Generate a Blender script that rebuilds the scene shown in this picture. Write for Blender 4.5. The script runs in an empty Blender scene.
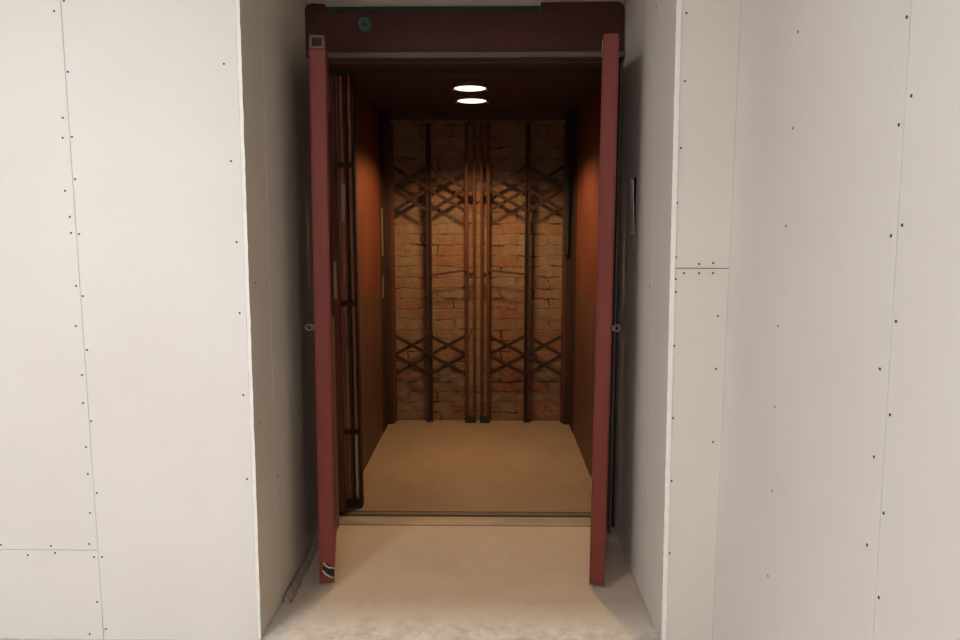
import bpy, bmesh, math, random
from mathutils import Vector, Matrix
random.seed(7)
C = bpy.context.scene.collection
R = math.radians

# ------------------------------------------------------------------ materials
def new_mat(name):
    m = bpy.data.materials.new(name); m.use_nodes = True
    nt = m.node_tree; b = nt.nodes['Principled BSDF']
    return m, nt, b

def N(nt, typ, **kw):
    n = nt.nodes.new(typ)
    for k, v in kw.items(): setattr(n, k, v)
    return n

def noise(nt, scale, detail=4, rough=0.6, vec=None, mscale=None):
    tc = N(nt, 'ShaderNodeTexCoord'); src = tc.outputs['Object']
    if mscale:
        mp = N(nt, 'ShaderNodeMapping'); mp.inputs['Scale'].default_value = mscale
        nt.links.new(src, mp.inputs['Vector']); src = mp.outputs['Vector']
    n = N(nt, 'ShaderNodeTexNoise')
    n.inputs['Scale'].default_value = scale; n.inputs['Detail'].default_value = detail
    n.inputs['Roughness'].default_value = rough
    nt.links.new(src, n.inputs['Vector'])
    return n.outputs['Fac']

def ramp(nt, fac, stops):
    r = N(nt, 'ShaderNodeValToRGB'); e = r.color_ramp.elements
    while len(e) < len(stops): e.new(0.5)
    for i, (p, c) in enumerate(stops):
        e[i].position = p; e[i].color = (*c, 1) if len(c) == 3 else c
    nt.links.new(fac, r.inputs['Fac']); return r.outputs['Color']

def mix(nt, fac, a, b, mode='MIX'):
    m = N(nt, 'ShaderNodeMix', data_type='RGBA', blend_type=mode)
    for sock, v in ((m.inputs[0], fac), (m.inputs[6], a), (m.inputs[7], b)):
        if isinstance(v, (int, float)): sock.default_value = v
        elif isinstance(v, tuple): sock.default_value = (*v, 1)
        else: nt.links.new(v, sock)
    return m.outputs[2]

def bump(nt, b, height, strength=0.3, dist=0.01):
    n = N(nt, 'ShaderNodeBump'); n.inputs['Strength'].default_value = strength
    n.inputs['Distance'].default_value = dist
    nt.links.new(height, n.inputs['Height']); nt.links.new(n.outputs['Normal'], b.inputs['Normal'])

def mottled(name, c1, c2, scale=6, rough=0.6, metal=0.0, bs=0.15, mscale=None, c3=None, p3=(0.62, 0.7), s3=14, spec=0.4):
    m, nt, b = new_mat(name)
    f = noise(nt, scale, 6, 0.65, mscale=mscale)
    col = ramp(nt, f, [(0.32, c1), (0.68, c2)])
    if c3:
        f3 = noise(nt, s3, 5, 0.7, mscale=mscale)
        k = ramp(nt, f3, [(p3[0], (0, 0, 0)), (p3[1], (1, 1, 1))])
        col = mix(nt, k, col, c3)
    nt.links.new(col, b.inputs['Base Color'])
    b.inputs['Roughness'].default_value = rough; b.inputs['Metallic'].default_value = metal
    b.inputs['Specular IOR Level'].default_value = spec
    if bs: bump(nt, b, noise(nt, scale * 8, 5, 0.7), bs, 0.004)
    return m

M = {}
# plasterboard paper: pale ivory with a faint vertical grain
def board(name, c1, c2):
    m, nt, b = new_mat(name)
    f = noise(nt, 1.6, 4, 0.6); g = noise(nt, 60, 3, 0.6, mscale=(1, 1, 0.06))
    col = mix(nt, 0.12, ramp(nt, f, [(0.3, c1), (0.7, c2)]), ramp(nt, g, [(0.3, c1), (0.7, c2)]))
    s = noise(nt, 9, 6, 0.75)
    k = ramp(nt, s, [(0.70, (0, 0, 0)), (0.80, (0.35, 0.35, 0.35))])
    col = mix(nt, k, col, (0.52, 0.46, 0.38))
    nt.links.new(col, b.inputs['Base Color']); b.inputs['Roughness'].default_value = 0.85
    b.inputs['Specular IOR Level'].default_value = 0.2
    bump(nt, b, g, 0.05, 0.002)
    return m
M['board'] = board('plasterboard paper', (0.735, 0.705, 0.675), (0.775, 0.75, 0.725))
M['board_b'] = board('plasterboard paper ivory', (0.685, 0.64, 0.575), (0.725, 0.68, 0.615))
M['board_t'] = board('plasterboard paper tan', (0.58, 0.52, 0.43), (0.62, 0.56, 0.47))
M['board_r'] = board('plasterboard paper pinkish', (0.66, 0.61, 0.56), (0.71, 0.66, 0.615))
M['gypsum'] = mottled('raw gypsum edge', (0.86, 0.84, 0.80), (0.93, 0.91, 0.88), 40, 0.95, bs=0.5)
M['plaster'] = mottled('rough grey plaster', (0.38, 0.35, 0.30), (0.50, 0.46, 0.40), 7, 0.95, bs=0.5)
M['white'] = mottled('white paint', (0.75, 0.74, 0.72), (0.8, 0.79, 0.77), 3, 0.8, bs=0)
M['screw'] = mottled('black phosphate screw', (0.02, 0.02, 0.02), (0.035, 0.03, 0.03), 50, 0.5, 0.3, bs=0)
M['red'] = mottled('dark red door paint', (0.148, 0.027, 0.020), (0.19, 0.040, 0.031), 4, 0.55, spec=0.25, c3=(0.33, 0.11, 0.085), p3=(0.66, 0.80), s3=9, bs=0.08, mscale=(1, 1, 0.25))
M['red_inner'] = mottled('dull red brown door lining', (0.14, 0.036, 0.026), (0.22, 0.062, 0.045), 6, 0.5, bs=0.15, mscale=(1, 1, 0.2))
M['maroon'] = mottled('dull maroon beam paint', (0.056, 0.018, 0.016), (0.072, 0.024, 0.021), 4, 0.7, spec=0.2, bs=0.15)
M['greybrown'] = mottled('worn flange', (0.085, 0.056, 0.046), (0.12, 0.082, 0.067), 8, 0.55, bs=0.2, mscale=(0.3, 1, 1))
M['green'] = mottled('dark green glass', (0.03, 0.055, 0.045), (0.04, 0.07, 0.058), 30, 0.35, bs=0)
M['strip'] = mottled('blackish green strip', (0.016, 0.022, 0.019), (0.024, 0.031, 0.027), 8, 0.6, bs=0)
M['black'] = mottled('blackened steel', (0.016, 0.014, 0.012), (0.028, 0.023, 0.020), 10, 0.75, 0.0, bs=0.1, spec=0.2)
M['jamb'] = mottled('dark brown jamb steel', (0.085, 0.064, 0.046), (0.14, 0.108, 0.08), 5, 0.6, 0.1, bs=0.2, mscale=(1, 1, 0.1))
M['rust'] = mottled('rusty brown gate steel', (0.050, 0.015, 0.007), (0.088, 0.027, 0.012), 12, 0.7, 0.0, spec=0.2, bs=0.3, c3=(0.05, 0.02, 0.012), mscale=(1, 1, 0.2))
M['rust_dark'] = mottled('dark rusted gate steel', (0.022, 0.009, 0.005), (0.045, 0.018, 0.010), 12, 0.75, 0.0, spec=0.2, bs=0.3, mscale=(1, 1, 0.2))
M['rust_red'] = mottled('red brown painted gate steel', (0.17, 0.055, 0.030), (0.28, 0.098, 0.056), 10, 0.55, 0.1, bs=0.3, c3=(0.07, 0.03, 0.02), mscale=(1, 1, 0.15))
M['tan'] = mottled('dirty tan paint', (0.085, 0.052, 0.030), (0.15, 0.092, 0.055), 18, 0.85, bs=0.3)
M['cream'] = mottled('cream paint remnant', (0.30, 0.22, 0.14), (0.40, 0.30, 0.20), 18, 0.85, bs=0.3)
M['pale'] = mottled('pale torn metal', (0.45, 0.42, 0.36), (0.62, 0.58, 0.5), 20, 0.5, 0.4, bs=0.1)
M['grey_strip'] = mottled('grimy galvanised metal', (0.24, 0.195, 0.16), (0.50, 0.43, 0.36), 26, 0.6, 0.35, bs=0.4)
M['orange'] = mottled('orange brown car panel', (0.078, 0.017, 0.007), (0.143, 0.034, 0.012), 3.2, 0.48, bs=0.12, c3=(0.061, 0.020, 0.011), p3=(0.52, 0.72), s3=5, mscale=(1, 1, 0.3))
M['brown'] = mottled('scuffed brown car panel', (0.058, 0.020, 0.011), (0.102, 0.037, 0.018), 5, 0.55, bs=0.2, c3=(0.150, 0.075, 0.037), p3=(0.60, 0.76), s3=11, mscale=(1, 1, 0.25))
M['ceil_car'] = mottled('dark red brown car roof', (0.038, 0.017, 0.013), (0.056, 0.024, 0.017), 4, 0.7, bs=0.1)
M['sill'] = mottled('worn steel sill', (0.26, 0.20, 0.15), (0.38, 0.30, 0.235), 9, 0.5, 0.2, bs=0.2, mscale=(0.25, 1, 1))

# landing concrete: tan dust inside the recess, rougher grey towards the room
def concrete():
    m, nt, b = new_mat('dusty concrete floor')
    tc = N(nt, 'ShaderNodeTexCoord'); sp = N(nt, 'ShaderNodeSeparateXYZ'); nt.links.new(tc.outputs['Object'], sp.inputs[0])
    big = noise(nt, 2.2, 5, 0.65); mid = noise(nt, 14, 6, 0.75); fine = noise(nt, 70, 4, 0.7)
    tan = mix(nt, mid, (0.42, 0.335, 0.255), (0.50, 0.41, 0.325))
    tan = mix(nt, ramp(nt, big, [(0.35, (0, 0, 0)), (0.7, (0.6, 0.6, 0.6))]), tan, (0.37, 0.285, 0.21))
    grey = mix(nt, ramp(nt, mid, [(0.35, (0, 0, 0)), (0.65, (1, 1, 1))]), (0.48, 0.43, 0.36), (0.74, 0.69, 0.61))
    # ragged edge of the dust film at y = 2.62
    ma = N(nt, 'ShaderNodeMath', operation='MULTIPLY_ADD'); nt.links.new(mid, ma.inputs[0]); ma.inputs[1].default_value = 0.35
    nt.links.new(sp.outputs['Y'], ma.inputs[2])
    mr = N(nt, 'ShaderNodeMapRange'); mr.inputs['From Min'].default_value = 2.70; mr.inputs['From Max'].default_value = 2.90
    nt.links.new(ma.outputs[0], mr.inputs['Value'])
    col = mix(nt, mr.outputs[0], grey, tan)
    sk = ramp(nt, fine, [(0.64, (0, 0, 0)), (0.74, (0.6, 0.6, 0.6))])
    col = mix(nt, sk, col, (0.22, 0.17, 0.12))
    nt.links.new(col, b.inputs['Base Color']); b.inputs['Roughness'].default_value = 0.85
    b.inputs['Specular IOR Level'].default_value = 0.25
    bump(nt, b, mid, 0.35, 0.006)
    return m
M['concrete'] = concrete()

# car floor: dusty chequer plate
def plate():
    m, nt, b = new_mat('dusty chequer plate')
    tc = N(nt, 'ShaderNodeTexCoord')
    mp = N(nt, 'ShaderNodeMapping'); mp.inputs['Rotation'].default_value = (0, 0, R(45)); mp.inputs['Scale'].default_value = (60, 60, 1)
    nt.links.new(tc.outputs['Object'], mp.inputs['Vector'])
    ch = N(nt, 'ShaderNodeTexChecker'); ch.inputs['Scale'].default_value = 1.0
    nt.links.new(mp.outputs['Vector'], ch.inputs['Vector'])
    big = noise(nt, 2.0, 5, 0.6); mid = noise(nt, 11, 6, 0.7)
    col = mix(nt, mid, (0.194, 0.126, 0.081), (0.238, 0.158, 0.104))
    k = ramp(nt, big, [(0.42, (0, 0, 0)), (0.60, (0.30, 0.30, 0.30))])
    kk = N(nt, 'ShaderNodeMath', operation='MULTIPLY'); nt.links.new(k, kk.inputs[0]); nt.links.new(ch.outputs['Fac'], kk.inputs[1])
    col = mix(nt, kk.outputs[0], col, (0.086, 0.050, 0.029))
    st = noise(nt, 3.0, 6, 0.75, mscale=(1, 2.2, 1))
    col = mix(nt, ramp(nt, st, [(0.60, (0, 0, 0)), (0.72, (0.55, 0.55, 0.55))]), col, (0.360, 0.266, 0.187))
    sk = noise(nt, 22, 5, 0.7, mscale=(0.6, 1.6, 1))
    col = mix(nt, ramp(nt, sk, [(0.69, (0, 0, 0)), (0.76, (0.8, 0.8, 0.8))]), col, (0.072, 0.043, 0.025))
    nt.links.new(col, b.inputs['Base Color']); b.inputs['Roughness'].default_value = 0.7
    b.inputs['Specular IOR Level'].default_value = 0.25
    bump(nt, b, ch.outputs['Fac'], 0.08, 0.002)
    return m
M['plate'] = plate()

def brick():
    m, nt, b = new_mat('old shaft brickwork')
    tc = N(nt, 'ShaderNodeTexCoord'); sp = N(nt, 'ShaderNodeSeparateXYZ'); nt.links.new(tc.outputs['Object'], sp.inputs[0])
    cb = N(nt, 'ShaderNodeCombineXYZ'); nt.links.new(sp.outputs['X'], cb.inputs['X']); nt.links.new(sp.outputs['Z'], cb.inputs['Y'])
    wn = N(nt, 'ShaderNodeTexNoise'); wn.inputs['Scale'].default_value = 7; nt.links.new(tc.outputs['Object'], wn.inputs['Vector'])
    vm = N(nt, 'ShaderNodeVectorMath', operation='MULTIPLY_ADD'); vm.inputs[1].default_value = (0.075, 0.06, 0)
    nt.links.new(wn.outputs['Color'], vm.inputs[0]); nt.links.new(cb.outputs[0], vm.inputs[2])
    br = N(nt, 'ShaderNodeTexBrick'); br.offset = 0.5
    br.inputs['Scale'].default_value = 1.0; br.inputs['Brick Width'].default_value = 0.24; br.inputs['Row Height'].default_value = 0.081
    br.inputs['Mortar Size'].default_value = 0.007; br.inputs['Mortar Smooth'].default_value = 0.35; br.inputs['Bias'].default_value = -0.1
    br.inputs['Color1'].default_value = (0.238, 0.079, 0.036, 1); br.inputs['Color2'].default_value = (0.218, 0.132, 0.076, 1)
    br.inputs['Mortar'].default_value = (0.191, 0.122, 0.073, 1)
    nt.links.new(vm.outputs[0], br.inputs['Vector'])
    big = noise(nt, 3.2, 6, 0.7); mid = noise(nt, 16, 6, 0.75)
    col = mix(nt, ramp(nt, big, [(0.38, (0, 0, 0)), (0.64, (0.88, 0.88, 0.88))]), br.outputs['Color'], (0.225, 0.148, 0.088))
    col = mix(nt, 0.55, col, ramp(nt, mid, [(0.3, (0.40, 0.37, 0.35)), (0.7, (1, 1, 1))]), 'MULTIPLY')
    ck = noise(nt, 5.5, 5, 0.7)
    kr_ = ramp(nt, ck, [(0.50, (0, 0, 0)), (0.60, (0.95, 0.95, 0.95))])
    jf = ramp(nt, br.outputs['Fac'], [(0.55, (0, 0, 0)), (0.95, (1, 1, 1))])
    col = mix(nt, mix(nt, 1.0, kr_, jf, 'MULTIPLY'), col, (0.033, 0.018, 0.012))
    pit = noise(nt, 13, 4, 0.6, mscale=(1, 1, 1.6))
    col = mix(nt, ramp(nt, pit, [(0.71, (0, 0, 0)), (0.75, (0.9, 0.9, 0.9))]), col, (0.040, 0.023, 0.015))
    nt.links.new(col, b.inputs['Base Color']); b.inputs['Roughness'].default_value = 0.92
    b.inputs['Specular IOR Level'].default_value = 0.2
    h = N(nt, 'ShaderNodeMath', operation='SUBTRACT'); nt.links.new(mid, h.inputs[0]); nt.links.new(br.outputs['Fac'], h.inputs[1])
    bump(nt, b, h.outputs[0], 0.7, 0.014)
    return m
M['brick'] = brick()

def emit(name, col, s):
    m, nt, b = new_mat(name)
    b.inputs['Base Color'].default_value = (*col, 1)
    b.inputs['Emission Color'].default_value = (*col, 1); b.inputs['Emission Strength'].default_value = s
    return m

# ------------------------------------------------------------------ mesh helpers
class MB:
    def __init__(s): s.bm = bmesh.new()
    def box(s, x0, x1, y0, y1, z0, z1, bev=0.0, mi=0):
        r = bmesh.ops.create_cube(s.bm, size=1.0)
        vs = r['verts']
        for v in vs:
            v.co = Vector((x0 + (v.co.x + .5) * (x1 - x0), y0 + (v.co.y + .5) * (y1 - y0), z0 + (v.co.z + .5) * (z1 - z0)))
        fs = {f for v in vs for f in v.link_faces}
        for f in fs: f.material_index = mi
        if bev:
            es = list({e for v in vs for e in v.link_edges})
            bmesh.ops.bevel(s.bm, geom=es, offset=bev, segments=2, profile=0.5, affect='EDGES')
        return s
    def bar(s, p, q, w, t, up=(0, 1, 0), bev=0.0):
        """flat bar from p to q; w across, t along `up`"""
        p, q = Vector(p), Vector(q); d = (q - p); L = d.length; d.normalize()
        u = Vector(up); sd = d.cross(u).normalized(); u = sd.cross(d).normalized()
        r = bmesh.ops.create_cube(s.bm, size=1.0); vs = r['verts']; mid = (p + q) / 2
        es = list({e for v in vs for e in v.link_edges})
        for v in vs: v.co = mid + d * v.co.x * L + sd * v.co.y * w + u * v.co.z * t
        if bev: bmesh.ops.bevel(s.bm, geom=es, offset=bev, segments=2, profile=0.5, affect='EDGES')
        return s
    def cyl(s, c, axis, r, h, seg=32, r2=None, bev=0.0):
        res = bmesh.ops.create_cone(s.bm, cap_ends=True, segments=seg, radius1=r, radius2=r if r2 is None else r2, depth=h)
        rot = Vector((0, 0, 1)).rotation_difference(Vector(axis)).to_matrix()
        vs = res['verts']
        if bev:
            es = [e for e in {e for v in vs for e in v.link_edges} if len(e.link_faces) == 2 and any(len(f.verts) > 4 for f in e.link_faces)]
        for v in vs: v.co = rot @ v.co + Vector(c)
        if bev: bmesh.ops.bevel(s.bm, geom=es, offset=bev, segments=2, profile=0.5, affect='EDGES')
        return s
    def ring(s, c, axis, ro, ri, h, seg=40):
        rot = Vector((0, 0, 1)).rotation_difference(Vector(axis)).to_matrix(); c = Vector(c)
        L = []
        for i in range(seg):
            a = 2 * math.pi * i / seg
            L.append([s.bm.verts.new(rot @ Vector((r * math.cos(a), r * math.sin(a), z)) + c)
                      for r, z in ((ro, -h / 2), (ro, h / 2), (ri, h / 2), (ri, -h / 2))])
        for i in range(seg):
            a, b = L[i], L[(i + 1) % seg]
            for k in range(4): s.bm.faces.new((a[k], b[k], b[(k + 1) % 4], a[(k + 1) % 4]))
        return s
    def prism(s, pts, axis, a0, a1, mi=0):
        """outline in the plane across `axis` ('x': (y,z), 'y': (x,z), 'z': (x,y)), extruded a0..a1"""
        f = {'x': lambda p, a: (a, p[0], p[1]), 'y': lambda p, a: (p[0], a, p[1]), 'z': lambda p, a: (p[0], p[1], a)}[axis]
        A = [s.bm.verts.new(f(p, a0)) for p in pts]; B = [s.bm.verts.new(f(p, a1)) for p in pts]
        s.bm.faces.new(A); s.bm.faces.new(B[::-1])
        n = len(pts)
        for i in range(n): s.bm.faces.new((A[i], B[i], B[(i + 1) % n], A[(i + 1) % n]))
        return s
    def tube(s, pts, r, seg=10):
        rings = []
        for i, p in enumerate(pts):
            p = Vector(p); d = (Vector(pts[min(i + 1, len(pts) - 1)]) - Vector(pts[max(i - 1, 0)])).normalized()
            u = d.cross(Vector((0.3, 0.2, 1))).normalized(); w = d.cross(u)
            rings.append([s.bm.verts.new(p + (u * math.cos(2 * math.pi * k / seg) + w * math.sin(2 * math.pi * k / seg)) * r) for k in range(seg)])
        for a, b in zip(rings, rings[1:]):
            for k in range(seg): s.bm.faces.new((a[k], a[(k + 1) % seg], b[(k + 1) % seg], b[k]))
        s.bm.faces.new(rings[0]); s.bm.faces.new(rings[-1][::-1]); return s
    def build(s, name, mats, parent=None, smooth=False):
        bmesh.ops.recalc_face_normals(s.bm, faces=s.bm.faces)
        me = bpy.data.meshes.new(name); s.bm.to_mesh(me); s.bm.free()
        for m in (mats if isinstance(mats, (list, tuple)) else [mats]): me.materials.append(M[m] if isinstance(m, str) else m)
        if smooth:
            for p in me.polygons: p.use_smooth = len(p.vertices) <= 4
        o = bpy.data.objects.new(name, me); C.objects.link(o)
        if parent: o.parent = parent
        return o

def empty(name, loc=(0, 0, 0), rot=(0, 0, 0)):
    o = bpy.data.objects.new(name, None); o.empty_display_size = 0.1
    o.location = loc; o.rotation_euler = rot; C.objects.link(o); return o
def tag(o, label, cat, group=None):
    o['label'] = label; o['category'] = cat
    if group: o['group'] = group
    return o
def struct(o): o['kind'] = 'structure'; return o

# ------------------------------------------------------------------ setting
FY = 2.438                                 # face of the boarded wall round the lift recess
CEIL = 3.0
BT = 0.0125                                 # plasterboard thickness
XL = lambda z: -0.831 + 0.017 * z / 2.2     # left cheek of the recess (slightly out of plumb)
XR = lambda z: 0.621 - 0.024 * z / 2.2      # right cheek
TOP = 2.525                                  # soffit of the recess
BACK = 3.34

struct(MB().box(-3.6, 0.83, -3.6, 3.455, -0.12, 0.0).build('floor', 'concrete'))
struct(MB().box(-3.7, 0.95, -3.7, 2.6, CEIL, CEIL + 0.1).build('ceiling', 'white'))
struct(MB().box(-3.7, -3.6, -3.6, 2.6, 0, CEIL).build('wall_left', 'board'))
struct(MB().box(-3.7, 0.95, -3.7, -3.6, 0, CEIL).build('wall_back', 'board'))

def sheet_xz(name, parent, pts, y0=FY, y1=FY + BT, mat='board'):
    """board seen from the room: outline in x, z; paper face, raw gypsum edges"""
    o = MB().prism(pts, 'y', y0, y1).build(name, [mat, 'gypsum'], parent)
    for p in o.data.polygons: p.material_index = 0 if abs(p.normal.y) > 0.9 else 1
    return o
def screws_xz(parent, spots):
    for x, z in spots:
        x *= 0.9951; z = max(0.006, 1.5 + (z - 1.5) * 0.9951)
        MB().cyl((x, FY, z), (0, 1, 0), 0.0036, 0.0016, 12).build('screw', 'screw', parent)

# front wall, left of the recess
wl = struct(MB().prism([(-3.6, 0), (XL(0) - 0.004 - BT, 0), (XL(CEIL) - 0.004 - BT, CEIL), (-3.6, CEIL)], 'y', FY + BT, FY + 0.15).build('wall_front_left', 'black'))
g = 0.0013
edgeL = lambda z: XL(z) - BT - 0.0012
A = sheet_xz('plasterboard_sheet', wl, [(-3.6, 0.3420 + g), (-1.4066 - g, 0.3420 + g), (-1.395 - g, CEIL), (-3.6, CEIL)])
B = sheet_xz('plasterboard_sheet', wl, [(-3.6, 0.0), (-1.4096 - g, 0.0), (-1.4066 - g, 0.3420 - g), (-3.6, 0.3420 - g)])
D = sheet_xz('plasterboard_sheet', wl, [(-1.4096 + g, 0.0), (edgeL(0), 0.0), (edgeL(CEIL), CEIL), (-1.395 + g, CEIL)])
screws_xz(A, [(-1.429, 2.195), (-1.426, 1.855), (-1.431, 1.79), (-1.437, 1.615), (-1.427, 1.528), (-1.427, 1.474), (-1.423, 1.293),
              (-1.434, 1.154), (-1.425, 0.981), (-1.429, 0.881), (-1.43, 0.721), (-1.43, 0.622), (-1.433, 0.477), (-1.445, 0.36), (-1.766, 0.354), (-1.584, 0.351)])
screws_xz(B, [(-1.43, 0.31), (-1.671, 0.316), (-1.571, 0.325), (-1.431, 0.137), (-1.467, 0.012)])
screws_xz(D, [(-1.394, 2.227), (-1.398, 2.003), (-1.4, 1.793), (-1.4, 1.654), (-1.4, 1.47), (-1.402, 1.258), (-1.401, 1.07), (-1.405, 0.816),
              (-1.403, 0.552), (-1.401, 0.311), (-1.406, 0.032), (-0.878, 2.027), (-0.869, 1.713), (-0.862, 1.443), (-0.862, 1.2), (-0.862, 0.911), (-0.862, 0.606)])
# front wall, the narrow strip right of the recess
wr = struct(MB().prism([(XR(0) + 0.004 + BT, 0), (0.93, 0), (0.93, CEIL), (XR(CEIL) + 0.004 + BT, CEIL)], 'y', FY + BT, FY + 0.15).build('wall_front_right', 'black'))
edgeR = lambda z: XR(z) + BT + 0.004
A = sheet_xz('plasterboard_sheet', wr, [(edgeR(1.356), 1.356 + g), (0.8045, 1.356 + g), (0.8045, CEIL), (edgeR(CEIL), CEIL)], mat='board_b')
B = sheet_xz('plasterboard_sheet', wr, [(edgeR(0), 0.01), (0.8045, 0.01), (0.8045, 1.356 - g), (edgeR(1.356), 1.356 - g)], mat='board_b')
screws_xz(A, [(0.634, 2.181), (0.637, 1.968), (0.632, 1.754), (0.626, 1.574), (0.628, 1.393), (0.707, 1.37), (0.754, 1.373)])
screws_xz(B, [(0.657, 1.339), (0.708, 1.339), (0.755, 1.339), (0.63, 1.319), (0.632, 1.275), (0.778, 1.193), (0.633, 1.089), (0.638, 0.834), (0.641, 0.607), (0.643, 0.339), (0.779, 1.009), (0.78, 0.749)])
# right wall, running back towards the room
rw = struct(MB().box(0.8175, 0.95, -3.6, FY + BT, 0, CEIL).build('wall_right', 'black'))
def sheet_yz(name, parent, pts, x0, x1, mat='board'):
    o = MB().prism(pts, 'x', x0, x1).build(name, [mat, 'gypsum'], parent)
    for p in o.data.polygons: p.material_index = 0 if abs(p.normal.x) > 0.9 else 1
    return o
sy = lambda z: 1.405 + 0.027 * z
A = sheet_yz('plasterboard_sheet', rw, [(sy(0) + g, 0.003), (FY, 0.003), (FY, CEIL), (sy(CEIL) + g, CEIL)], 0.805, 0.8175)
B = sheet_yz('plasterboard_sheet', rw, [(0.22, 0.003), (sy(0) - g, 0.003), (sy(CEIL) - g, CEIL), (0.22, CEIL)], 0.805, 0.8175)
sheet_yz('plasterboard_sheet', rw, [(-3.6, 0.003), (0.217, 0.003), (0.217, CEIL), (-3.6, CEIL)], 0.805, 0.8175)
for par, sp in ((A, [(1.979, 2.002), (1.977, 1.756), (1.987, 1.498), (1.468, 1.899), (1.468, 1.696), (1.467, 1.479), (2.004, 1.221), (1.995, 0.991), (1.983, 0.749), (1.978, 0.495), (1.471, 1.206), (1.469, 1.019), (1.471, 0.824)]),
                (B, [(1.432, 1.745), (1.430, 1.5), (1.426, 1.311), (1.422, 1.122), (1.418, 0.917), (1.412, 0.737)])):
    for y, z in sp: MB().cyl((0.805, y, z), (1, 0, 0), 0.0036, 0.0016, 12).build('screw', 'screw', par)

# cheeks of the recess: two boards each, the front one with a ragged cut edge
def cheek(parent, X, sgn, y0, y1, z0=0.004, z1=TOP, ragged=False, mat='board', hole=None):
    """board on a cheek; X(z) is the seen face, sgn the outward side"""
    bm = MB()
    def slab(ya, yb, za, zb, rag=False):
        n = max(1, int((zb - za) / (0.02 if rag else 5)))
        prev = None
        for i in range(n + 1):
            z = za + (zb - za) * i / n
            j = random.uniform(-0.0015, 0.0015) if rag else 0
            k = random.uniform(-0.0006, 0.0006) if rag else 0
            q = [bm.bm.verts.new(v) for v in ((X(z) + k, ya + j, z), (X(z) + sgn * BT * (1.0 if sgn < 0 else 1.35), ya + j, z), (X(z) + sgn * BT * (1.0 if sgn < 0 else 1.35), yb, z), (X(z), yb, z))]
            if prev:
                for a in range(4): bm.bm.faces.new((prev[a], prev[(a + 1) % 4], q[(a + 1) % 4], q[a]))
            else: bm.bm.faces.new(q)
            prev = q
        bm.bm.faces.new(prev[::-1])
    if hole:
        ha, hb, za, zb = hole
        slab(y0, ha, z0, z1); slab(hb, y1, z0, z1); slab(ha, hb, z0, za); slab(ha, hb, zb, z1)
    else: slab(y0, y1, z0, z1, ragged)
    o = bm.build('plasterboard_sheet', [mat, 'gypsum'], parent)
    for p in o.data.polygons: p.material_index = 0 if abs(p.normal.x) > 0.7 else 1
    return o
kl = struct(MB().box(-1.0, XL(0) - 0.02, FY + 0.15, 3.6, 0, TOP).build('wall_niche_left', 'black'))
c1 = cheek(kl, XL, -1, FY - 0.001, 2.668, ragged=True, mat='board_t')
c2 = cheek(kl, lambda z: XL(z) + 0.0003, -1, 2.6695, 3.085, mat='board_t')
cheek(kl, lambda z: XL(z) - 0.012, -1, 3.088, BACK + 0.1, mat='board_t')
kr = struct(MB().box(XR(0) + 0.02, 0.95, FY + 0.15, 3.6, 0, TOP).build('wall_niche_right', 'black'))
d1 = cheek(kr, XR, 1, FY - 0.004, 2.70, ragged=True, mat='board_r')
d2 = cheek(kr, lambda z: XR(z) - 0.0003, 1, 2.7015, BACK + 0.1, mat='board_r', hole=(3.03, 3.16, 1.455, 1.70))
for par, X, s, y, z in ((c1, XL, 1, 2.50, 1.30), (c1, XL, 1, 2.50, 0.80), (c2, XL, 1, 2.69, 0.533), (d2, XR, -1, 2.73, 1.27), (d2, XR, -1, 2.72, 2.28)):
    MB().cyl((X(z) + s * 0.0015, y, z), (1, 0, 0), 0.0036, 0.0016, 12).build('screw', 'screw', par)
# torn paper flap hanging in the hole
fl = MB().prism([(3.118, 1.69), (3.159, 1.698), (3.159, 1.457), (3.042, 1.460), (3.058, 1.52), (3.075, 1.60)], 'x', 0.602, 0.604).build('paper_flap', 'gypsum', d2)
fl['label'] = 'torn white paper flap'
MB().box(0.628, 0.66, 3.0, 3.19, 1.43, 1.73).build('hole_backing', 'black', d2)
# recess soffit, wall above it and the plaster above the header
struct(MB().box(-1.0, 0.95, FY + BT, 3.6, TOP, CEIL).build('wall_above_recess', 'plaster'))
tp = struct(MB().box(-1.0, 0.95, FY, FY + BT, TOP, CEIL).build('wall_front_top', 'board'))
tp.location.y = -0.0
struct(MB().box(-1.0, 0.95, BACK + 0.015, 3.6, 2.45, TOP).build('wall_recess_back', 'plaster'))

# lift shaft behind
struct(MB().box(-1.1, 0.95, 5.48, 5.75, -0.6, 3.0).build('wall_shaft_back', 'brick'))
struct(MB().box(-1.15, -1.0, 3.6, 5.6, -0.6, 3.0).build('wall_shaft_left', 'black'))
struct(MB().box(0.85, 0.95, 3.6, 5.6, -0.6, 3.0).build('wall_shaft_right', 'black'))
struct(MB().box(-1.15, 0.95, 3.6, 5.75, 3.0, 3.1).build('ceiling_shaft', 'black'))
struct(MB().box(-1.15, 0.95, 3.455, 5.75, -0.7, -0.6).build('floor_shaft', 'black'))

# landing sill strip
struct(MB().box(-0.80, 0.60, 3.466, 3.571, -0.05, 0.0, 0.002).build('trim_1', 'sill'))

struct(MB().box(-0.80, 0.60, 3.455, 3.466, -0.05, -0.001).build('joint_shade', 'black'))  # black filler stands in for the shade inside the floor joint
struct(MB().box(-0.80, 0.60, 3.571, 3.586, -0.05, -0.002).build('gap_shade', 'black'))  # black filler paints the dark of the open gap before the car

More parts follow.
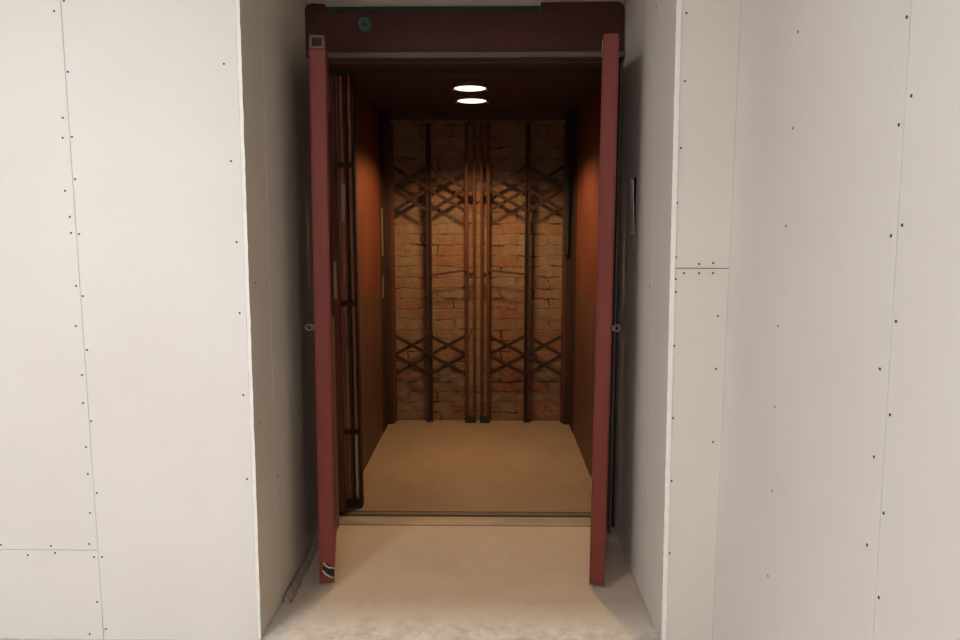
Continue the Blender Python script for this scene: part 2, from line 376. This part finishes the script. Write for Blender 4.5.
# ------------------------------------------------------------------ steel door frame with its header beam
fr = tag(empty('door_frame', (0, 3.40, 0)), 'dark steel door frame with a maroon header beam across the recess', 'door frame')
oy = -3.40
hb = MB()
def rrect(x0, x1, z0, z1, r, seg=6, corners=(1, 1, 1, 1)):
    pts = []
    for (cx, cz, a0, on) in ((x1 - r, z1 - r, 0, corners[0]), (x0 + r, z1 - r, 90, corners[1]), (x0 + r, z0 + r, 180, corners[2]), (x1 - r, z0 + r, 270, corners[3])):
        if on:
            for i in range(seg + 1):
                a = R(a0 + 90 * i / seg); pts.append((cx + r * math.cos(a), cz + r * math.sin(a)))
        else:
            a = R(a0 + 45); pts.append((cx + r * math.copysign(1, math.cos(a)), cz + r * math.copysign(1, math.sin(a))))
    return pts
x0, x1 = -0.823, 0.591
beam = [(x0, 2.245), (x1, 2.245), (x1, 2.447), (x1 - 0.006, 2.462), (x1 - 0.018, 2.472), (x1 - 0.034, 2.476), (0.222, 2.473), (0.218, 2.432), (-0.732, 2.432), (-0.736, 2.470), (x0 + 0.03, 2.473), (x0 + 0.012, 2.467), (x0 + 0.003, 2.455), (x0, 2.44)]
hbm = MB().prism(beam, 'y', 3.33 + oy, 3.352 + oy).build('header_beam', 'maroon', fr)
hbm['label'] = 'maroon header beam'
MB().box(-0.731, 0.217, 3.336 + oy, 3.352 + oy, 2.433, 2.460).build('top_strip', 'strip', hbm)['label'] = 'dark green strip'
MB().box(x0 + 0.08, x1, 3.312 + oy, 3.352 + oy, 2.237, 2.262, 0.004).build('flange', 'greybrown', hbm)['label'] = 'worn grey brown flange'
MB().box(x0 + 0.08, x1, 3.36 + oy, 3.45 + oy, 2.222, 2.245).build('soffit_plate', 'maroon', hbm)
lens = MB().cyl((-0.557, 3.325 + oy, 2.381), (0, 1, 0), 0.032, 0.014, 32, bev=0.003).build('indicator_lens', 'green', hbm, True)
lens['label'] = 'round dark green lens'
MB().cyl((-0.557, 3.316 + oy, 2.381), (0, 1, 0), 0.007, 0.006, 16).build('lens_stud', 'black', lens, True)
for s, xo in ((-1, -0.812), (1, 0.596)):
    w = MB(); xi = xo - s * (0.055 if s < 0 else 0.075)
    a, b = sorted((xo, xi))
    w.box(a, b, 3.40 + oy, 3.455 + oy, 0, 2.24)
    for k, (d0, d1, dy) in enumerate(((0.0, 0.012, 0.03), (0.024, 0.038, 0.022)) + (((0.052, 0.066, 0.012),) if s > 0 else ())):
        p, q = sorted((xo - s * d0, xo - s * d1)); w.box(p, q, 3.40 - dy + oy, 3.401 + oy, 0, 2.238, 0.002)
    j = w.build('jamb', 'jamb', fr)
    # stops and screws
    MB().cyl((xo - s * 0.045, 3.395 + oy, 0.30), (0, 1, 0), 0.012, 0.012, 16).build('bolt', 'black', j)
struct(MB().box(-0.99, -0.813, 3.45, 3.60, -0.6, 2.45).build('wall_return_left', 'black'))
struct(MB().box(0.598, 0.94, 3.45, 3.60, -0.6, 2.45).build('wall_return_right', 'black'))
struct(MB().box(-0.82, 0.60, 3.457, 3.60, 2.225, 2.45).build('wall_return_top', 'black'))

# ------------------------------------------------------------------ landing door leaves
def leaf(name, hinge, rz, ry, s, label, torn):
    """local: hinge line at x=y=0, leaf runs to -y; s=+1: thickness towards +x is the outside"""
    t = tag(empty(name, hinge, (0, ry, rz)), label, 'door', 'red landing door leaves')
    L, T, H, Z = 0.53, 0.058, 2.214, 0.022
    xa, xb = sorted((0, -s * T))
    # pressed steel stile facing the room
    w = MB().box(xa, xb, -L, -L + 0.05, Z, H, 0.004)
    st = w.build('meeting_stile', 'red', t)
    st2 = MB().box(xa, xb, -0.05, 0, Z, H, 0.004).build('hinge_stile', 'red', t)
    MB().box(xa, xb, -L + 0.049, -0.049, H - 0.06, H, 0.003).build('top_rail', 'red', t)
    MB().box(xa, xb, -L + 0.049, -0.049, Z, Z + 0.09, 0.003).build('bottom_rail', 'red', t)
    # skin: outside sheet flush, inside sheet set back between raised ribs
    xo = 0 - s * 0.003; xi = -s * (T - 0.012)
    a, b = sorted((xo, xi))
    MB().box(a, b, -L + 0.049, -0.049, Z + 0.089, H - 0.059).build('panel', ['red', 'red_inner'], t)
    pn = C.objects[-1]
    for f in pn.data.polygons: f.material_index = 1 if f.normal.x * s < -0.5 else 0
    for yy in (-0.36, -0.20):
        a, b = sorted((-s * (T - 0.012), -s * (T - 0.001)))
        MB().box(a, b, yy, yy + 0.03, Z + 0.09, H - 0.06, 0.003).build('rib', 'red_inner', t)
    # thin folded lip on the inside edge and on the outside edge of the stile
    for x in (xa, xb):
        MB().box(x - 0.002, x + 0.002, -L - 0.003, -L + 0.014, Z - 0.006, H - 0.012, 0.0012).build('edge_lip', 'red', t)
    # hasp eye on the outside face
    ho = MB(); ho.box(*sorted((0.0, s * 0.016)), -L + 0.004, -L + 0.009, 1.087, 1.107)
    ho.ring((s * 0.022, -L + 0.0065, 1.097), (0, 1, 0), 0.0155, 0.0085, 0.006, 28)
    ho.build('hasp_eye', 'greybrown', t)['label'] = 'small steel eye for a padlock'
    for z in (0.25, 1.15, 1.95):
        MB().cyl((-s * 0.012, 0.004, z), (0, 0, 1), 0.010, 0.11, 16, bev=0.002).build('hinge', 'jamb', t, True)
    if not torn:
        for z0, z1 in ((0.43, 0.49), (1.60, 1.615), (2.15, 2.19)):
            MB().box(xa - 0.003, xa + 0.001, -L + 0.001, -L + 0.012, z0, z1, 0.0012).build('paint_chip', 'pale', t)
    if torn:
        # bracket loop at the head, torn mouth and curled sliver at the foot
        xm = -s * T / 2
        b = MB()
        b.box(xa + 0.004, xb - 0.002, -L - 0.012, -L - 0.002, H - 0.012, H - 0.002, 0.002)
        b.box(xa + 0.004, xb - 0.002, -L - 0.012, -L - 0.002, H - 0.052, H - 0.042, 0.002)
        b.box(xa + 0.002, xa + 0.010, -L - 0.012, -L - 0.002, H - 0.052, H - 0.002, 0.002)
        b.box(xb - 0.010, xb - 0.001, -L - 0.012, -L - 0.002, H - 0.052, H - 0.002, 0.002)
        b.build('head_bracket', 'greybrown', t)['label'] = 'bent grey bracket loop'
        MB().box(xa + 0.012, xb - 0.012, -L - 0.004, -L - 0.0005, H - 0.040, H - 0.016).build('slot', 'black', t)
        MB().prism([(xm - 0.014, 0.105), (xm + 0.006, 0.10), (xb, 0.075), (xb, 0.048), (xm + 0.004, 0.058), (xm - 0.016, 0.082)], 'y', -L - 0.004, -L - 0.001).build('tear', 'black', t)
        MB().tube([(xm - 0.014, -L - 0.006, 0.112), (xm - 0.004, -L - 0.012, 0.100), (xm + 0.010, -L - 0.010, 0.090), (xb, -L - 0.006, 0.086)], 0.0035).build('torn_sliver', 'pale', t, True)['label'] = 'pale curled sliver of metal'
        MB().tube([(xm - 0.016, -L - 0.006, 0.078), (xm - 0.006, -L - 0.012, 0.064), (xm + 0.012, -L - 0.010, 0.050), (xb, -L - 0.006, 0.042)], 0.003).build('torn_sliver', 'pale', t, True)
        # splintered edge of the inner lining
        pts = [(-0.20, 1.10), (-0.175, 1.10), (-0.172, 1.38), (-0.160, 1.50), (-0.178, 1.60), (-0.150, 1.72), (-0.168, 1.86), (-0.19, 1.98), (-0.205, 1.80), (-0.195, 1.62), (-0.21, 1.44)]
        MB().prism(pts, 'x', xb - 0.001, xb + 0.010).build('splintered_lining', 'rust', t)['label'] = 'splintered brown lining strip'
    return t
leaf('landing_door', (-0.806, 3.345, 0.0), R(10.8), R(0.55), -1, 'red steel landing door leaf on the left, torn at its foot, with a bracket at its head', True)
leaf('landing_door', (0.551, 3.345, 0.0), R(-8.4), R(0.2), 1, 'plain red steel landing door leaf swung open on the right', False)

# ------------------------------------------------------------------ lift car
car = tag(empty('lift_car', (0, 3.60, 0)), 'old lift car with brown walls and a dusty metal floor, standing at the landing', 'lift')
CY = -3.60
CZ = 2.30
cx0, cx1 = -0.775, 0.605
def cpart(name, mat, *boxes, bev=0.0, parent=car):
    w = MB()
    for b in boxes: w.box(b[0], b[1], b[2] + CY, b[3] + CY, b[4], b[5], bev)
    return w.build(name, mat, parent)
cpart('floor_plate', 'plate', (cx0, cx1, 3.64, 5.43, -0.06, 0.0))
cpart('car_sill', 'black', (cx0, cx1, 3.632, 3.640, -0.06, -0.001))
cpart('sill_lip', 'jamb', (cx0, cx1, 3.595, 3.632, -0.06, -0.001))
cpart('roof_panel', 'ceil_car', (cx0, cx1, 3.60, 5.43, CZ, CZ + 0.04))
cpart('front_lintel', 'ceil_car', (cx0, cx1, 3.61, 3.66, 2.235, CZ))
for a, b, s in ((cx0 - 0.04, cx0, 1), (cx1, cx1 + 0.04, -1)):
    u = cpart('wall_panel', 'orange', (a, b, 3.66, 5.08, 1.06, CZ)); u['label'] = 'orange brown upper wall panel'
    l = cpart('wall_panel', 'brown', (a, b, 3.66, 5.08, 0, 1.058)); l['label'] = 'scuffed brown lower wall panel'
# rear door posts and front post
for s, xo in ((1, cx0), (-1, cx1)):
    p, q = sorted((xo, xo + s * 0.040))
    p2, q2 = sorted((xo - s * 0.03, xo + s * 0.004)); cpart('gate_pocket', 'rust_dark', (p2, q2, 5.08, 5.33, 0, CZ))['label'] = 'dark rusted gate pocket'
    rp = cpart('rear_post', 'rust_dark', (p, q, 5.32, 5.43, 0, CZ), bev=0.003)
    p, q = sorted((xo + s * 0.040, xo + s * 0.050)); MB().box(p, q, 5.335 + CY, 5.35 + CY, 0, CZ, 0.002).build('post_bead', 'rust', rp)
    p, q = sorted((xo - s * 0.04, xo + s * 0.012)); cpart('front_post', 'orange', (p, q, 3.61, 3.66, 0, CZ), bev=0.003)
pt = cpart('paint_patch', 'tan', (cx0, cx0 + 0.008, 5.13, 5.19, 1.28, 1.62)); pt['label'] = 'worn tan patch'
pt = cpart('paint_patch', 'tan', (cx0, cx0 + 0.008, 5.13, 5.18, 0.98, 1.14)); pt['label'] = 'small worn tan patch'
cpart('gate_guide', 'black', (0.542, 0.572, 5.29, 5.318, 1.285, CZ), bev=0.003)['label'] = 'short black guide rail'
cpart('gate_track', 'ceil_car', (cx0, cx1, 5.34, 5.41, 2.262, CZ))

MB().box(-0.792, -0.772, 3.606 + CY, 3.6105 + CY, 1.13, 1.32).build('paint_patch', 'cream', car)['label'] = 'strip of grey tan paint on the front post'
# ------------------------------------------------------------------ collapsible gates
def link_zone(t, xa, xb, y, z0, z1, z2):
    """two stacked crossings of flat links between two uprights"""
    for k, (za, zb) in enumerate(((z1, z2), (z2, z1), (z0, z1), (z1, z0))):
        yy = y - 0.006 if k % 2 else y + 0.006
        MB().bar((xa, yy, za), (xb, yy, zb), 0.025, 0.006, (0, 1, 0), 0.001).build('lattice_link', 'rust_dark', t)
def rear_gate(xs, label, inner, handle):
    t = tag(empty('folding_gate', (xs[0][0], 5.37, 0)), label, 'gate', 'closed folding gate leaves before the brick wall')
    ox, y = -xs[0][0], 0.0
    for x, w, mat in xs:
        x += ox
        if w > 0.03:      # channel upright: two flats and a back
            MB().box(x - w / 2, x + w / 2, 0.008, 0.016, 0.01, 2.235).box(x - w / 2, x - w / 2 + 0.009, -0.016, 0.01, 0.01, 2.235, 0.001).box(x + w / 2 - 0.009, x + w / 2, -0.016, 0.01, 0.01, 2.235, 0.001).build('upright', mat, t)
        else:
            MB().box(x - w / 2, x + w / 2, -0.014, 0.014, 0.01, 2.24, 0.002).build('upright', mat, t)
    X = [x + ox for x, w, m in xs]
    pair = (0, 1, 2) if inner == 'right' else (1, 2, 3)
    for a, b in zip(pair, pair[1:]):
        link_zone(t, X[a], X[b], 0, 1.60, 1.765, 1.93)
        link_zone(t, X[a], X[b], 0, 0.375, 0.525, 0.675)
    e0, e1 = (2, 3) if inner == 'right' else (0, 1)
    MB().box(X[e0], X[e1], -0.012, 0.012, 1.745, 1.79, 0.002).build('lock_block', 'black', t)
    MB().box(X[e0], X[e1], -0.012, 0.012, 1.12, 1.15, 0.002).build('lock_block', 'rust_dark', t)
    MB().box(X[e0] - 0.012, X[e1] + 0.012, -0.018, 0.018, 0.004, 0.05, 0.003).build('foot_shoe', 'black', t)
    (xa, za), (xb, zb) = handle
    h = MB().bar((xa + ox, -0.03, za), (xb + ox, -0.03, zb), 0.016, 0.010, (0, 1, 0), 0.003)
    for xx, zz in ((xa, za), (xb, zb)): h.box(xx + ox - 0.006, xx + ox + 0.006, -0.034, -0.012, zz - 0.008, zz + 0.008)
    h.build('handle', 'rust', t)
    return t
rear_gate([(-0.722, 0.022, 'rust'), (-0.452, 0.036, 'rust_dark'), (-0.175, 0.026, 'rust'), (-0.118, 0.018, 'rust')],
          'closed rusty folding gate leaf before the bricks, left of centre', 'right', ((-0.43, 1.135), (-0.18, 1.168)))
rear_gate([(-0.064, 0.018, 'rust'), (-0.014, 0.024, 'rust'), (0.275, 0.036, 'rust_dark'), (0.548, 0.022, 'rust')],
          'closed rusty folding gate leaf before the bricks, right of centre', 'left', ((-0.01, 1.168), (0.26, 1.14)))

fg = tag(empty('folding_gate', (-0.72, 3.70, 0)), 'folded up rusty lift gate stacked inside the left door leaf', 'gate')
for i, (x, w, d0, d1, mat) in enumerate(((-0.046, 0.010, -0.02, 0.03, 'rust_red'), (-0.026, 0.018, -0.012, 0.02, 'rust_red'), (-0.004, 0.010, -0.022, 0.03, 'rust_dark'), (0.014, 0.016, -0.010, 0.02, 'rust_red'), (0.034, 0.010, -0.022, 0.03, 'rust_dark'))):
    MB().box(x - w / 2, x + w / 2, d0, d1, 0.03, 2.235, 0.002).build('upright', mat, fg)
for z in (1.80, 1.10, 0.42):
    MB().box(-0.050, 0.038, -0.026, -0.018, z - 0.014, z + 0.014, 0.002).build('lattice_link', 'rust_dark', fg)
MB().box(-0.051, 0.041, -0.028, 0.032, 0.004, 0.045, 0.004).build('foot_shoe', 'black', fg)
MB().prism([(-0.012, 1.70), (-0.034, 1.715), (-0.033, 1.52), (-0.018, 1.51)], 'y', -0.0165, -0.0125).build('paint_patch', 'cream', fg)['label'] = 'strip of cream paint'
MB().box(0.007, 0.021, -0.014, -0.0105, 0.06, 0.40).build('paint_patch', 'cream', fg)['label'] = 'low strip of tan paint'

# ------------------------------------------------------------------ lamps in the car roof
warm = (1.0, 0.67, 0.33)
M['glow'] = emit('warm lamp glass', (1.0, 0.86, 0.62), 2.2)
def lamp(y, label):
    t = tag(empty('ceiling_lamp', (-0.117, y, CZ)), label, 'lamp', 'round lamps in the lift car roof')
    MB().ring((0, 0, -0.011), (0, 0, 1), 0.100, 0.093, 0.022, 48).build('bezel', 'greybrown', t, False)
    MB().cyl((0, 0, -0.012), (0, 0, 1), 0.0925, 0.016, 48, bev=0.004).build('lamp_glass', 'glow', t, True)
    for a in (-20, 160):
        MB().box(0.1 * math.cos(R(a + 20)) - 0.006, 0.1 * math.cos(R(a + 20)) + 0.006, 0.1 * math.sin(R(a + 20)) - 0.006, 0.1 * math.sin(R(a + 20)) + 0.006, -0.034, -0.02, 0.002).build('clip', 'greybrown', t)
    l = bpy.data.lights.new('lamp_bulb', 'SPOT'); l.energy = LAMP_W; l.color = warm; l.spot_size = R(134); l.spot_blend = 0.35; l.shadow_soft_size = 0.08
    o = bpy.data.objects.new('lamp_bulb', l); o.location = (0, 0, -0.03); C.objects.link(o); o.parent = t
LAMP_W = 98
lamp(4.28, 'round ceiling lamp in the lift car nearer the open doors')
lamp(4.70, 'round ceiling lamp in the lift car nearer the brick wall')

# ------------------------------------------------------------------ loose metal track on the recess floor
tr = tag(empty('metal_track', (-0.822, 2.70, 0)), 'crumpled strip of grimy metal track lying along the left foot of the recess', 'metal strip')
w = MB(); n = 22; rows = []
for i in range(n + 1):
    y = 0.50 * i / n
    wd = 0.030 * (1 - 0.45 * i / n); hh = 0.022 * (1 - 0.6 * i / n) + 0.006
    jx, jz = random.uniform(-.003, .003), random.uniform(-.003, .003)
    tp_ = 0.008 * (1 - i / n)
    rows.append([w.bm.verts.new(v) for v in ((0.001, y, hh + jz), (0.010 + jx, y + tp_, 0.006 + hh * .4), (wd * .7 + jx, y, 0.003), (wd + jx, y - tp_, 0.010 + jz), (wd + .002 + jx, y - tp_, 0.0005), (0.002, y, 0.0005))])
for a, b in zip(rows, rows[1:]):
    for k in range(6): w.bm.faces.new((a[k], a[(k + 1) % 6], b[(k + 1) % 6], b[k]))
w.bm.faces.new(rows[0]); w.bm.faces.new(rows[-1][::-1])
w.build('channel', 'grey_strip', tr)

# ------------------------------------------------------------------ room light and an added fill (behind and above the viewer)
M['tube'] = emit('ceiling light diffuser', (0.972, 0.970, 0.985), 50.0)
def ceiling_light(x, y, label, k=1.0):
    t = tag(empty('ceiling_light', (x, y, CEIL)), label, 'ceiling light', 'flat ceiling lights of the room')
    MB().box(-0.30 * k - 0.02, 0.30 * k + 0.02, -0.32, 0.32, -0.05, 0.0, 0.004).build('housing', 'white', t)
    MB().box(-0.30 * k + 0.01, 0.30 * k - 0.01, -0.29, 0.29, -0.054, -0.0505).build('diffuser', 'tube', t)
ceiling_light(-1.6, 0.45, 'flat ceiling light in front of the boarded wall')
ceiling_light(-0.3, -1.6, 'added fill panel on the ceiling, out of view', 1.45)  # added frontal fill: evens the recess floor and softens the leaf shadows

# ------------------------------------------------------------------ world, camera, view
wd = bpy.data.worlds.new('World'); bpy.context.scene.world = wd; wd.use_nodes = True
wd.node_tree.nodes['Background'].inputs[0].default_value = (0.02, 0.02, 0.02, 1)
cam = bpy.data.cameras.new('camera'); co = bpy.data.objects.new('camera', cam); C.objects.link(co)
cam.sensor_width = 36; cam.lens = 27.0; cam.clip_start = 0.02
co.location = (0, 0, 1.5); co.rotation_euler = (R(90 - 7.5), 0, R(0.8))
sc = bpy.context.scene; sc.camera = co
sc.view_settings.view_transform = 'Standard'; sc.view_settings.look = 'None'
sc.view_settings.gamma = 1.0; sc.view_settings.exposure = -0.10; sc.view_settings.use_curve_mapping = False
